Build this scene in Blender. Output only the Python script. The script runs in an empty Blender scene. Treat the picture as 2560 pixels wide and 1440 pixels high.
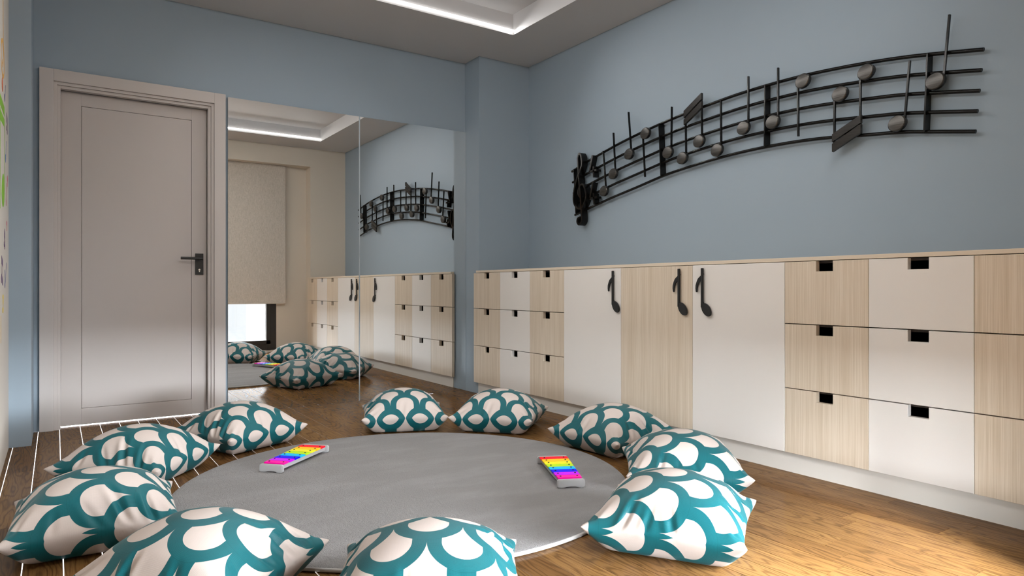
import bpy, bmesh, math, random
import numpy as np
from mathutils import Vector, Matrix

random.seed(7)
SC = bpy.context.scene
COL = SC.collection
PI = math.pi

# ------------------------------------------------------------------ objects
def link(name, mesh, mat=None, parent=None, smooth=False):
    o = bpy.data.objects.new(name, mesh)
    COL.objects.link(o)
    if mat is not None:
        for m in (mat if isinstance(mat, (list, tuple)) else [mat]):
            mesh.materials.append(m)
    if parent is not None:
        o.parent = parent
    if smooth:
        for p in mesh.polygons:
            p.use_smooth = True
    return o

def bm_obj(name, bm, mat=None, parent=None, smooth=False, angle=None):
    me = bpy.data.meshes.new(name)
    bmesh.ops.recalc_face_normals(bm, faces=bm.faces)
    bm.to_mesh(me)
    bm.free()
    o = link(name, me, mat, parent, smooth or angle is not None)
    if angle is not None:
        me.set_sharp_from_angle(angle=angle)
    return o

def tag(o, label, cat, group=None):
    o['label'] = label
    o['category'] = cat
    if group:
        o['group'] = group
    return o

def struct(o):
    o['kind'] = 'structure'
    return o

def thing(name, label, cat, loc=(0, 0, 0), rz=0.0, group=None):
    o = bpy.data.objects.new(name, None)
    COL.objects.link(o)
    o.empty_display_size = .05
    o.location = loc
    o.rotation_euler = (0, 0, rz)
    return tag(o, label, cat, group)

def dup_tree(o, parent=None):
    c = o.copy()
    COL.objects.link(c)
    if parent is not None:
        c.parent = parent
    for ch in list(o.children):
        dup_tree(ch, c)
    return c

# ------------------------------------------------------------------ shapes
def add_box(bm, lo, hi, bevel=0.0, seg=2, mi=0):
    vs = [bm.verts.new((x, y, z)) for x in (lo[0], hi[0]) for y in (lo[1], hi[1]) for z in (lo[2], hi[2])]
    q = [(0, 1, 3, 2), (4, 6, 7, 5), (0, 4, 5, 1), (2, 3, 7, 6), (0, 2, 6, 4), (1, 5, 7, 3)]
    fs = [bm.faces.new([vs[i] for i in f]) for f in q]
    for f in fs:
        f.material_index = mi
    if bevel > 0:
        es = list({e for f in fs for e in f.edges})
        bmesh.ops.bevel(bm, geom=es, offset=bevel, segments=seg, affect='EDGES', profile=.7)

def box_bm(lo, hi, bevel=0.0, seg=2):
    bm = bmesh.new()
    add_box(bm, lo, hi, bevel, seg)
    return bm

def add_prism(bm, pts, origin, ax, ay, az, depth):
    """outline pts (2-D, in ax/ay) extruded by depth along az"""
    O, ax, ay, az = Vector(origin), Vector(ax), Vector(ay), Vector(az)
    a = [bm.verts.new(O + ax * p[0] + ay * p[1]) for p in pts]
    b = [bm.verts.new(O + ax * p[0] + ay * p[1] + az * depth) for p in pts]
    n = len(pts)
    fa = bm.faces.new(a)
    fb = bm.faces.new(b[::-1])
    for i in range(n):
        bm.faces.new((a[i], b[i], b[(i + 1) % n], a[(i + 1) % n]))
    return a + b

def add_tube(bm, pts, r, seg=12, cap=True):
    pts = [Vector(p) for p in pts]
    rings = []
    for i, p in enumerate(pts):
        t = (pts[min(i + 1, len(pts) - 1)] - pts[max(i - 1, 0)]).normalized()
        up = Vector((0, 0, 1)) if abs(t.z) < .95 else Vector((1, 0, 0))
        a = t.cross(up).normalized()
        b = t.cross(a).normalized()
        rr = r(i / (len(pts) - 1)) if callable(r) else r
        rings.append([bm.verts.new(p + (a * math.cos(k * 2 * PI / seg) + b * math.sin(k * 2 * PI / seg)) * rr) for k in range(seg)])
    for A, B in zip(rings, rings[1:]):
        for k in range(seg):
            bm.faces.new((A[k], A[(k + 1) % seg], B[(k + 1) % seg], B[k]))
    if cap:
        bm.faces.new(rings[0][::-1])
        bm.faces.new(rings[-1])

def catmull(pts, n=8):
    P = [pts[0]] + list(pts) + [pts[-1]]
    out = []
    for i in range(1, len(P) - 2):
        p0, p1, p2, p3 = (np.array(P[i + k], float) for k in (-1, 0, 1, 2))
        for k in range(n):
            t = k / n
            out.append(.5 * ((2 * p1) + (-p0 + p2) * t + (2 * p0 - 5 * p1 + 4 * p2 - p3) * t * t + (-p0 + 3 * p1 - 3 * p2 + p3) * t ** 3))
    out.append(np.array(pts[-1], float))
    return [tuple(o) for o in out]

# ------------------------------------------------------------------ materials
def mat(name, color=(.8, .8, .8), rough=.5, metal=0.0, spec=.5):
    m = bpy.data.materials.new(name)
    m.use_nodes = True
    b = m.node_tree.nodes['Principled BSDF']
    b.inputs['Base Color'].default_value = (*color, 1)
    b.inputs['Roughness'].default_value = rough
    b.inputs['Metallic'].default_value = metal
    b.inputs['Specular IOR Level'].default_value = spec
    return m

class NT:
    def __init__(s, m):
        s.t = m.node_tree
        s.b = s.t.nodes['Principled BSDF']
    def n(s, kind, **kw):
        nd = s.t.nodes.new(kind)
        for k, v in kw.items():
            setattr(nd, k, v)
        return nd
    def l(s, a, b):
        s.t.links.new(a, b)
    def val(s, x, sock):
        if isinstance(x, (int, float)):
            sock.default_value = x
        elif isinstance(x, tuple):
            sock.default_value = x if len(x) == len(sock.default_value) else (*x, 1)
        else:
            s.l(x, sock)
    def m(s, op, a, b=0.0, c=None):
        nd = s.n('ShaderNodeMath', operation=op)
        s.val(a, nd.inputs[0])
        s.val(b, nd.inputs[1])
        if c is not None:
            s.val(c, nd.inputs[2])
        return nd.outputs[0]
    def mix(s, f, a, b):
        nd = s.n('ShaderNodeMix', data_type='RGBA')
        s.val(f, nd.inputs[0])
        s.val(a, nd.inputs[6])
        s.val(b, nd.inputs[7])
        return nd.outputs[2]
    def noise(s, vec, scale, detail=2.0, rough=.5):
        nd = s.n('ShaderNodeTexNoise')
        s.l(vec, nd.inputs['Vector'])
        nd.inputs['Scale'].default_value = scale
        nd.inputs['Detail'].default_value = detail
        nd.inputs['Roughness'].default_value = rough
        return nd.outputs['Fac']
    def mapping(s, vec, scale=(1, 1, 1), loc=(0, 0, 0)):
        nd = s.n('ShaderNodeMapping')
        s.l(vec, nd.inputs['Vector'])
        nd.inputs['Scale'].default_value = scale
        nd.inputs['Location'].default_value = loc
        return nd.outputs[0]
    def obj(s):
        return s.n('ShaderNodeTexCoord').outputs['Object']
    def ramp(s, f, stops):
        nd = s.n('ShaderNodeValToRGB')
        s.l(f, nd.inputs[0])
        e = nd.color_ramp.elements
        while len(e) < len(stops):
            e.new(.5)
        for x, (p, c) in zip(e, stops):
            x.position = p
            x.color = (*c, 1)
        return nd.outputs[0]
    def bump(s, h, strength=.3, dist=.002):
        nd = s.n('ShaderNodeBump')
        nd.inputs['Strength'].default_value = strength
        nd.inputs['Distance'].default_value = dist
        s.l(h, nd.inputs['Height'])
        s.l(nd.outputs[0], s.b.inputs['Normal'])

def paint(name, color, rough=.55, grain=.05):
    m = mat(name, color, rough)
    t = NT(m)
    f = t.noise(t.obj(), 2.2, 3)
    d = tuple(c * .95 for c in color)
    t.l(t.mix(f, color, d), t.b.inputs['Base Color'])
    t.bump(t.noise(t.obj(), 420, 2), grain, .0006)
    return m

M_BLUE = paint('blue_wall_paint', (.285, .355, .42), .62)
M_CREAM = paint('cream_wall_paint', (.61, .55, .47), .62)
M_MURALWALL = paint('warm_white_wall_paint', (.62, .58, .53), .6)
M_CEIL = paint('ceiling_paint', (.50, .497, .505), .7)
M_DOOR = paint('door_lacquer', (.49, .447, .43), .5, .02)
M_CASE = paint('casing_lacquer', (.52, .478, .46), .5, .02)
M_WHITE = paint('white_cabinet_lacquer', (.73, .70, .67), .33, .02)
M_PLINTH = paint('plinth_lacquer', (.70, .68, .645), .45, .02)
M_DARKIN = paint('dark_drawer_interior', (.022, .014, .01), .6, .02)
M_BLACK = mat('black_metal_matt', (.012, .012, .012), .38)
M_HANDLE = paint('black_handle_paint', (.010, .010, .010), .45, .05)
M_FRAME = paint('black_window_frame', (.016, .014, .012), .42, .03)
M_SILVER = mat('key_cylinder_metal', (.8, .8, .8), .25, 1.0)
M_TOYGREY = paint('light_grey_toy_paint', (.41, .41, .42), .4, .01)
M_PEG = mat('black_peg', (.01, .01, .01), .4)
M_STEEL = mat('mirror_edge_steel', (.36, .41, .45), .4, .2)

def mirror_mat():
    m = mat('mirror_glass', (.90, .90, .89), .0, 1.0)
    return m
M_MIRROR = mirror_mat()

def glass_mat():
    m = bpy.data.materials.new('window_glass')
    m.use_nodes = True
    t = m.node_tree
    t.nodes.clear()
    o = t.nodes.new('ShaderNodeOutputMaterial')
    mx = t.nodes.new('ShaderNodeMixShader')
    mx.inputs[0].default_value = .05
    tr = t.nodes.new('ShaderNodeBsdfTransparent')
    gl = t.nodes.new('ShaderNodeBsdfGlossy')
    gl.inputs['Roughness'].default_value = .02
    t.links.new(tr.outputs[0], mx.inputs[1])
    t.links.new(gl.outputs[0], mx.inputs[2])
    t.links.new(mx.outputs[0], o.inputs[0])
    return m
M_GLASS = glass_mat()

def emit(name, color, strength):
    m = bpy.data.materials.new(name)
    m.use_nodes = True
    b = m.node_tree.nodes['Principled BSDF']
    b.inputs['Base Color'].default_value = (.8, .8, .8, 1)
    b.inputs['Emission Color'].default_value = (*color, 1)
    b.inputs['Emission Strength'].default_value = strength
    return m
LED_STRENGTH = 5.0
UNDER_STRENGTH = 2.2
M_LED = emit('led_diffuser', (1.0, .97, .93), LED_STRENGTH)
M_UNDER = emit('under_floor_glow', (1.0, .96, .95), UNDER_STRENGTH)  # emissive sheet added so the board gaps shine

def veneer():
    m = mat('pale_striped_veneer', rough=.42)
    t = NT(m)
    o = t.obj()
    rnd = t.n('ShaderNodeObjectInfo').outputs['Random']
    off = t.n('ShaderNodeCombineXYZ')
    t.l(t.m('MULTIPLY', rnd, 17.0), off.inputs[1])
    va = t.n('ShaderNodeVectorMath', operation='ADD')
    t.l(o, va.inputs[0])
    t.l(off.outputs[0], va.inputs[1])
    v = va.outputs[0]
    broad = t.noise(t.mapping(v, (1, 1, .03)), 28, 2, .5)
    mid = t.noise(t.mapping(v, (1, 1, .008)), 190, 2, .55)
    fine = t.noise(t.mapping(v, (1, 1, .01)), 520, 2, .6)
    f = t.m('ADD', t.m('MULTIPLY', broad, .25), t.m('ADD', t.m('MULTIPLY', mid, .40), t.m('MULTIPLY', fine, .40)))
    c = t.ramp(f, [(.38, (.49, .40, .295)), (.53, (.60, .51, .405)), (.68, (.68, .60, .50))])
    t.l(c, t.b.inputs['Base Color'])
    t.bump(fine, .12, .0008)
    return m
M_VENEER = veneer()
M_EDGE = paint('veneer_edge_band', (.64, .55, .44), .45)

def floor_wood():
    m = mat('oiled_oak_boards', rough=.25)
    t = NT(m)
    o = t.obj()
    isl = t.n('ShaderNodeNewGeometry').outputs['Random Per Island']
    off = t.n('ShaderNodeCombineXYZ')
    t.l(t.m('MULTIPLY', isl, 31.0), off.inputs[0])
    t.l(t.m('MULTIPLY', isl, 57.0), off.inputs[1])
    va = t.n('ShaderNodeVectorMath', operation='ADD')
    t.l(o, va.inputs[0])
    t.l(off.outputs[0], va.inputs[1])
    v = va.outputs[0]
    warp = t.noise(t.mapping(v, (7.0, .9, 1)), 1.0, 2.5, .55)
    small = t.noise(t.mapping(v, (30.0, 4.0, 1)), 1.0, 2, .5)
    phase = t.m('ADD', t.m('MULTIPLY', warp, 150.0), t.m('MULTIPLY', small, 5.0))
    rings = t.m('ADD', t.m('MULTIPLY', t.m('SINE', phase), .5), .5)
    rings = t.m('POWER', rings, 3.0)
    pores = t.noise(t.mapping(v, (300.0, 6.0, 1)), 1.0, 3, .65)
    tone = t.noise(t.mapping(v, (9.0, .7, 1)), 1.0, 2)
    base = t.mix(isl, (.095, .044, .0145), (.175, .091, .030))
    base = t.mix(t.m('MULTIPLY', tone, .35), base, (.225, .125, .046))
    dark = t.mix(t.m('MULTIPLY', rings, .50), base, (.034, .015, .0055))
    pf = t.m('MULTIPLY', t.m('GREATER_THAN', pores, .555), .42)
    c = t.mix(pf, dark, (.06, .026, .011))
    knot = t.noise(t.mapping(v, (5.0, 1.6, 1)), 1.0, 0)
    c = t.mix(t.m('MULTIPLY', t.m('GREATER_THAN', knot, .84), .7), c, (.05, .02, .01))
    # satin varnish: a thin clear gloss over the wood that grows towards grazing view
    df = t.n('ShaderNodeBsdfDiffuse')
    t.l(c, df.inputs['Color'])
    gl = t.n('ShaderNodeBsdfGlossy')
    t.l(t.m('ADD', .10, t.m('MULTIPLY', pores, .08)), gl.inputs['Roughness'])
    lw = t.n('ShaderNodeLayerWeight')
    lw.inputs['Blend'].default_value = .5
    fac = t.m('ADD', .034, t.m('MULTIPLY', t.m('POWER', lw.outputs['Facing'], 5.0), .36))
    mx = t.n('ShaderNodeMixShader')
    t.l(fac, mx.inputs[0])
    t.l(df.outputs[0], mx.inputs[1])
    t.l(gl.outputs[0], mx.inputs[2])
    t.t.nodes.remove(t.b)
    t.l(mx.outputs[0], t.t.nodes['Material Output'].inputs[0])
    return m
M_FLOOR = floor_wood()

def rug_mat():
    m = mat('grey_carpet_pile', rough=1.0, spec=.0)
    t = NT(m)
    o = t.obj()
    fine = t.noise(o, 190, 3, .7)
    mid = t.noise(t.mapping(o, (1, 1, 1)), 60, 2, .6)
    big = t.noise(t.mapping(o, (1.3, 3.4, 1)), 1.6, 3, .6)
    c = t.mix(t.m('MULTIPLY', fine, .55), (.34, .333, .333), (.235, .23, .23))
    c = t.mix(t.m('SMOOTH_MIN', t.m('MULTIPLY', t.m('MAXIMUM', t.m('SUBTRACT', big, .45), 0.0), 2.2), .45, .1), c, (.40, .393, .40))
    t.l(c, t.b.inputs['Base Color'])
    t.b.inputs['Sheen Weight'].default_value = .0
    t.b.inputs['Sheen Roughness'].default_value = .5
    t.bump(t.m('ADD', fine, t.m('MULTIPLY', mid, .9)), 1.0, .012)
    return m
M_RUG = rug_mat()
M_RUGEDGE = paint('rug_edge_binding', (.52, .51, .50), .9, .4)

def blind_mat():
    m = mat('grey_beige_blind_weave', rough=.9, spec=.2)
    t = NT(m)
    o = t.obj()
    w1 = t.noise(t.mapping(o, (1, 1, .12)), 260, 2, .6)
    w2 = t.noise(t.mapping(o, (.2, 1, 1)), 300, 2, .6)
    f = t.m('ADD', t.m('MULTIPLY', w1, .6), t.m('MULTIPLY', w2, .4))
    t.l(t.ramp(f, [(.3, (.42, .375, .32)), (.7, (.64, .585, .52))]), t.b.inputs['Base Color'])
    t.bump(f, .3, .001)
    return m
M_BLIND = blind_mat()

def cushion_mat():
    m = mat('teal_scallop_fabric', rough=.6)
    t = NT(m)
    uv = t.n('ShaderNodeTexCoord').outputs['UV']
    sp = t.n('ShaderNodeSeparateXYZ')
    t.l(uv, sp.inputs[0])
    u, v = sp.outputs[0], t.m('ADD', sp.outputs[1], .031)
    c_, R, p = .318, .159, .172
    row = t.m('FLOOR', t.m('DIVIDE', v, p))
    dv = t.m('SUBTRACT', v, t.m('MULTIPLY', row, p))
    par = t.m('MODULO', row, 2.0)
    off = t.m('MULTIPLY', t.m('SUBTRACT', 1.0, par), .5)
    x = t.m('SUBTRACT', t.m('DIVIDE', t.m('SUBTRACT', u, .5), c_), off)
    a = t.m('MULTIPLY', t.m('ABSOLUTE', t.m('SUBTRACT', x, t.m('ROUND', x))), c_)
    d0 = t.m('SQRT', t.m('ADD', t.m('MULTIPLY', a, a), t.m('MULTIPLY', dv, dv)))
    bb = t.m('SUBTRACT', c_ / 2, a)
    inside = t.m('LESS_THAN', d0, R)
    d = t.m('ADD', t.m('MULTIPLY', inside, d0), t.m('MULTIPLY', t.m('SUBTRACT', 1.0, inside), bb))
    teal = t.m('GREATER_THAN', d, R * .59)
    wv = t.n('ShaderNodeTexWave', wave_type='BANDS', bands_direction='X')
    t.l(uv, wv.inputs['Vector'])
    wv.inputs['Scale'].default_value = 100
    wv2 = t.n('ShaderNodeTexWave', wave_type='BANDS', bands_direction='Y')
    t.l(uv, wv2.inputs['Vector'])
    wv2.inputs['Scale'].default_value = 100
    weave = t.m('MULTIPLY', wv.outputs['Fac'], wv2.outputs['Fac'])
    slub = t.noise(t.mapping(uv, (1, .1, 1)), 130, 2)
    cream = t.mix(t.m('ADD', t.m('MULTIPLY', weave, .35), t.m('MULTIPLY', slub, .35)), (.49, .425, .39), (.40, .34, .31))
    conc = t.m('ADD', t.m('MULTIPLY', t.m('SINE', t.m('MULTIPLY', d, 900.0)), .5), .5)
    blot = t.noise(uv, 14, 3)
    tl = t.mix(t.m('MULTIPLY', conc, .35), (.0025, .078, .092), (.005, .118, .136))
    tl = t.mix(t.m('MULTIPLY', blot, .5), tl, (.0025, .060, .073))
    line = t.m('LESS_THAN', t.m('ABSOLUTE', t.m('SUBTRACT', d0, R)), .0016)
    tl = t.mix(t.m('MULTIPLY', line, .55), tl, (.002, .06, .07))
    t.l(t.mix(teal, cream, tl), t.b.inputs['Base Color'])
    rr = t.m('SUBTRACT', .72, t.m('MULTIPLY', teal, .30))
    t.l(rr, t.b.inputs['Roughness'])
    t.l(t.m('ADD', .08, t.m('MULTIPLY', teal, .10)), t.b.inputs['Specular IOR Level'])
    t.b.inputs['Sheen Weight'].default_value = .03
    h = t.m('ADD', t.m('MULTIPLY', teal, 1.4), t.m('ADD', t.m('MULTIPLY', weave, .5), t.m('MULTIPLY', slub, .4)))
    t.bump(h, .35, .0012)
    return m
M_CUSHION = cushion_mat()

def brushed_black(name='brushed_black_metal', c0=(.002, .002, .002), c1=(.008, .0075, .007)):
    m = mat(name, (.020, .019, .018), .34, .0)
    t = NT(m)
    o = t.obj()
    s = t.noise(t.mapping(o, (8, 8, 260)), 1.0, 2, .6)
    t.l(t.mix(s, c0, c1), t.b.inputs['Base Color'])
    t.l(t.m('ADD', .12, t.m('MULTIPLY', s, .14)), t.b.inputs['Roughness'])
    t.b.inputs['Specular IOR Level'].default_value = .22
    t.bump(s, .08, .0006)
    return m
M_ART = brushed_black()
def brushed_head():
    m = mat('brushed_gunmetal', (.12, .11, .10), .36, 1.0)
    t = NT(m)
    o = t.obj()
    s = t.noise(t.mapping(o, (8, 8, 300)), 1.0, 2, .6)
    t.l(t.mix(s, (.036, .034, .032), (.15, .143, .136)), t.b.inputs['Base Color'])
    t.l(t.m('ADD', .26, t.m('MULTIPLY', s, .2)), t.b.inputs['Roughness'])
    t.bump(s, .25, .001)
    return m
M_HEAD = brushed_head()
M_BEAM = brushed_black('brushed_dark_beam', (.012, .0115, .011), (.045, .042, .039))

# ================================================================== the room
H = 2.81               # ceiling
XR, XC = 3.43, 2.915   # wall above the cabinets, plinth plane
XL = -.214
YB = 5.05              # door and mirror wall
YW = .73               # window wall

# floor: oak boards running towards the door wall, 5 mm gaps over an added glowing sheet
def build_floor():
    bm = bmesh.new()
    rs = random.Random(11)
    w, gap, dep = .108, .0032, .0032
    for k in range(-13, 36):
        x0 = .0205 + k * w + gap / 2
        x1 = .0205 + (k + 1) * w - gap / 2
        if x0 > 3.88:
            break
        xe = x1 if x0 < 2.8 else min(x1, 2.935) if x0 < 2.935 else x1
        yend = 5.114 if 0 <= k <= 7 else 5.05 if x0 < 2.93 else .5
        y = -.62 if k >= -13 else 2.3
        y -= rs.random() * .8
        while y < yend:
            ln = rs.choice((.72, .9, 1.08, 1.26))
            y1 = min(y + ln, yend)
            a, b = max(y, -.44), y1 - .0014
            if b > a + .02 and b > -.4:
                vs = [bm.verts.new(c) for c in ((x0, a, 0), (xe, a, 0), (xe, b, 0), (x0, b, 0), (x0, a, -dep), (xe, a, -dep), (xe, b, -dep), (x0, b, -dep))]
                for f in ((0, 1, 2, 3), (0, 4, 5, 1), (1, 5, 6, 2), (2, 6, 7, 3), (3, 7, 4, 0)):
                    bm.faces.new([vs[i] for i in f])
            y = y1
    return struct(bm_obj('floor', bm, M_FLOOR))
build_floor()
struct(bm_obj('glow_sheet', box_bm((-1.4, -.44, -.06), (3.95, 5.2, -.0033)), M_UNDER))  # glowing sheet added under the boards and the door gap

# ceiling with a shallow tray
TX0, TX1, TY0, TY1 = .33, 2.893, 1.272, 4.268
bm = bmesh.new()
zt = H + .155
add_box(bm, (-1.4, -.5, H), (TX0, 5.2, zt + .05))
add_box(bm, (TX1, -.5, H), (4.05, 5.2, zt + .05))
add_box(bm, (TX0, -.5, H), (TX1, TY0, zt + .05))
add_box(bm, (TX0, TY1, H), (TX1, 5.2, zt + .05))
add_box(bm, (TX0, TY0, zt), (TX1, TY1, zt + .05))
struct(bm_obj('ceiling', bm, M_CEIL))
for i, (yy, sgn) in enumerate(((TY1, -1), (TY0, 1))):
    y0, y1 = sorted((yy + sgn * .0005, yy + sgn * .016))
    o = bm_obj('led_strip', box_bm((TX0 + .004, y0, H + .021), (TX1 - .004, y1, H + .033), .003), M_LED)
    tag(o, ['glowing white light strip in the ceiling tray on the door side of the room',
            'light strip along the window side of the ceiling tray, seen only in the mirror'][i], 'light', 'light strips in the ceiling tray')

# walls
bm = bmesh.new()
add_box(bm, (XL - .1, YB, 0), (.005, YB + .14, H))
add_box(bm, (.005, YB, 2.155), (.893, YB + .14, H))
add_box(bm, (.893, YB, 0), (XR + .1, YB + .14, H))
struct(bm_obj('wall_back', bm, M_BLUE))
struct(bm_obj('wall_right', box_bm((XR, YW - .2, 0), (XR + .1, YB, H)), M_BLUE))
struct(bm_obj('wall_pier', box_bm((2.922, 4.82, 0), (XR, YB, H)), M_BLUE))
struct(bm_obj('wall_corner', box_bm((XL, 4.625, 0), (-.112, YB, H)), M_BLUE))
struct(bm_obj('wall_left', box_bm((XL - .1, 2.4, 0), (XL, YB, H)), M_MURALWALL))

# window wall behind the viewer: niche with window and blind, then an added unseen bay whose openings shape the daylight
WX0, WX1 = 1.70, 2.93
bm = bmesh.new()
add_box(bm, (WX1, .53, 0), (XR, YW, H))                    # cream pier beside the niche
add_box(bm, (WX0, .53, 2.562), (WX1, YW, H))               # lintel
add_box(bm, (2.52, .36, 0), (XR, .53, H))                  # back of the niche
add_box(bm, (WX0, .36, 2.57), (2.52, .53, H))
add_box(bm, (WX0, .36, 0), (2.52, .53, .03))
struct(bm_obj('wall_window', bm, M_CREAM))
bm = bmesh.new()
add_box(bm, (-1.4, -.44, 0), (-1.3, 2.5, H))
add_box(bm, (-1.4, 2.4, 0), (XL - .1, 2.5, H))
BX0, BX1, BZ = 1.0, 3.9, .664                             # openings in the added outer wall, cut to keep the daylight low
add_box(bm, (-1.3, -.44, 0), (BX0, -.32, H))
add_box(bm, (BX0, -.44, BZ), (1.84, -.32, H))
add_box(bm, (1.84, -.44, 1.6), (BX1, -.32, H))
add_box(bm, (BX0, -.44, 0), (BX1, -.32, .02))
add_box(bm, (BX1, -.44, 0), (BX1 + .1, .36, H))
add_box(bm, (XR, .36, 0), (BX1 + .1, .46, H))
struct(bm_obj('wall_bay_added', bm, M_CREAM))

def window(name, x0, x1, z0, z1, y0, y1, fw=.085):
    w = thing(name, None or 'window', 'window')
    del w['label'], w['category']
    struct(w)
    bm = bmesh.new()
    add_box(bm, (x0, y0, z0), (x0 + fw, y1, z1), .003)
    add_box(bm, (x1 - fw, y0, z0), (x1, y1, z1), .003)
    add_box(bm, (x0 + fw, y0, z0), (x1 - fw, y1, z0 + fw), .003)
    add_box(bm, (x0 + fw, y0, z1 - fw), (x1 - fw, y1, z1), .003)
    f = fw * .42
    add_box(bm, (x1 - fw, y1, z0), (x1 - fw + f, y1 + .012, z1), .003)
    add_box(bm, (x0 + fw - f, y1, z0 + fw - f), (x1 - fw + f, y1 + .012, z0 + fw), .003)
    bm_obj('window_frame', bm, M_FRAME, w)
    bm_obj('pane', box_bm((x0 + fw - .01, (y0 + y1) / 2 - .003, z0 + fw - .01), (x1 - fw + .01, (y0 + y1) / 2 + .003, z1 - fw + .01)), M_GLASS, w)
    return w
window('window_1', WX0, 2.52, .03, 2.57, .47, .53, .135)

window('window_added_low', BX0, 1.84, .02, .664, -.41, -.36, .035)  # added unseen window filling the low daylight opening of the bay
window('window_added_tall', 1.84, BX1, .02, 1.6, -.41, -.36, .035)  # added unseen window, taller to let steeper daylight reach the floor

bl = thing('roller_blind', 'grey beige woven roller blind half covering the window, seen in the mirror', 'blind', (2.197, .588, 2.56))
bm_obj('blind_fabric', box_bm((-.43, -.002, -1.885), (.43, .002, 0)), M_BLIND, bl)
bm_obj('bottom_bar', box_bm((-.43, -.007, -1.895), (.43, .007, -1.872), .004), M_BLIND, bl)
bm = bmesh.new()
add_tube(bm, [(-.43, -.012, -.02), (.43, -.012, -.02)], .016, 16)
bm_obj('roller_tube', bm, M_BLIND, bl, angle=.6)

# ------------------------------------------------------------------ the door
d = thing('door_1', 'x', 'door')
del d['label'], d['category']
struct(d)
bm = bmesh.new()
def case_ring(bm, x0, x1, z1, wl, y0, y1, bev=.003):
    add_box(bm, (x0, y0, 0), (x0 + wl, y1, z1), bev)
    add_box(bm, (x1 - wl, y0, 0), (x1, y1, z1), bev)
    add_box(bm, (x0 + wl, y0, z1 - wl), (x1 - wl, y1, z1), bev)
case_ring(bm, -.083, .983, 2.229, .073, 5.020, 5.0495)
case_ring(bm, -.010, .910, 2.156, .018, 5.034, 5.075, .002)
case_ring(bm, .008, .892, 2.138, .018, 5.048, 5.09, .002)
bm_obj('door_casing', bm, M_CASE, d)
bm = bmesh.new()
LX0, LX1, LZ0, LZ1 = .0265, .8735, .0085, 2.119
add_box(bm, (LX0, 5.118, LZ0), (LX1, 5.158, LZ1), .002)
add_box(bm, (.0, 5.165, 0), (.9, 5.175, 2.15))
def groove_panel(bm, x0, x1, z0, z1):                     # raised panel with a fine shadow groove round it
    add_box(bm, (LX0, 5.104, LZ0), (x0 - .002, 5.118, LZ1), .0012)
    add_box(bm, (x1 + .002, 5.104, LZ0), (LX1, 5.118, LZ1), .0012)
    add_box(bm, (x0 - .002, 5.104, LZ0), (x1 + .002, 5.118, z0 - .002), .0012)
    add_box(bm, (x0 - .002, 5.104, z1 + .002), (x1 + .002, 5.118, LZ1), .0012)
    add_box(bm, (x0, 5.1055, z0), (x1, 5.118, z1), .0015)
groove_panel(bm, .138, .776, .115, 2.036)
bm_obj('door_leaf', bm, M_DOOR, d)
hd = bm_obj('door_handle', box_bm((.800, 5.096, .972), (.852, 5.104, 1.119), .0015), M_BLACK, d)
bm = bmesh.new()
add_tube(bm, [(.826, 5.097, 1.083), (.826, 5.06, 1.083)], .009, 16)
add_tube(bm, [(.842, 5.052, 1.0825), (.836, 5.052, 1.083), (.712, 5.052, 1.083), (.703, 5.052, 1.083)], .0095, 18)
bm_obj('lever', bm, M_BLACK, hd, angle=.7)
bm = bmesh.new()
add_tube(bm, [(.826, 5.0975, 1.006), (.826, 5.0935, 1.006)], .0066, 18)
add_box(bm, (.8225, 5.0935, .991), (.8295, 5.0975, 1.004), .001)
bm_obj('key_cylinder', bm, M_SILVER, hd)

# ------------------------------------------------------------------ mirrors
for i, (x0, x1, lb) in enumerate(((1.0, 1.959, 'tall frameless wall mirror beside the door casing, reflecting the window and roller blind'),
                                  (1.968, 2.9205, 'tall frameless wall mirror beside the blue pier, reflecting most of the cabinets'))):
    o = bm_obj('wall_mirror', box_bm((x0, 5.034, .002), (x1, 5.0495, 2.217)), [M_STEEL, M_MIRROR])
    for p in o.data.polygons:
        if p.normal.y < -.9:
            p.material_index = 1
    tag(o, lb, 'mirror', 'mirrors on the blue wall')
struct(bm_obj('trim_1', box_bm((1.9592, 5.0325, .002), (1.9678, 5.0495, 2.217)), M_STEEL))

# ------------------------------------------------------------------ cabinets
XF = 2.888           # face of the fronts
Y0 = 4.848           # end at the pier
ZB, ZT = .098, 1.003
o = bm_obj('plinth', box_bm((XC, .74, 0), (XC + .02, 4.819, .094)), M_PLINTH)
tag(o, 'long white plinth board under the whole row of cabinets', 'plinth')
bm = bmesh.new()
add_box(bm, (XF + .004, .74, 1.006), (XR - .001, 4.819, 1.024), .002)
o = bm_obj('worktop', bm, M_EDGE)
tag(o, 'thin pale wood top board running the whole length of the cabinets', 'worktop')

def carcass(w, off=0.0):
    """open box behind the fronts; local y runs from 0 to -w, x = 0 at the plinth plane"""
    bm = bmesh.new()
    d_, t_ = .50, .016
    add_box(bm, (.002, -w + .001, ZB - .003), (d_, -w + t_, ZT))
    add_box(bm, (.002, -t_ - off, ZB - .003), (d_, -.001 - off, ZT))
    add_box(bm, (d_ - .012, -w + t_, ZB), (d_, -t_ - off, ZT))
    add_box(bm, (.002, -w + t_, ZB - .003), (d_ - .012, -t_ - off, ZB + .014))
    add_box(bm, (.002, -w + t_, ZT - .010), (d_ - .012, -t_ - off, ZT))
    for z in (.402, .708):
        add_box(bm, (.004, -w + t_, z - .008), (d_ - .012, -t_ - off, z + .008))
    return bm

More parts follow.
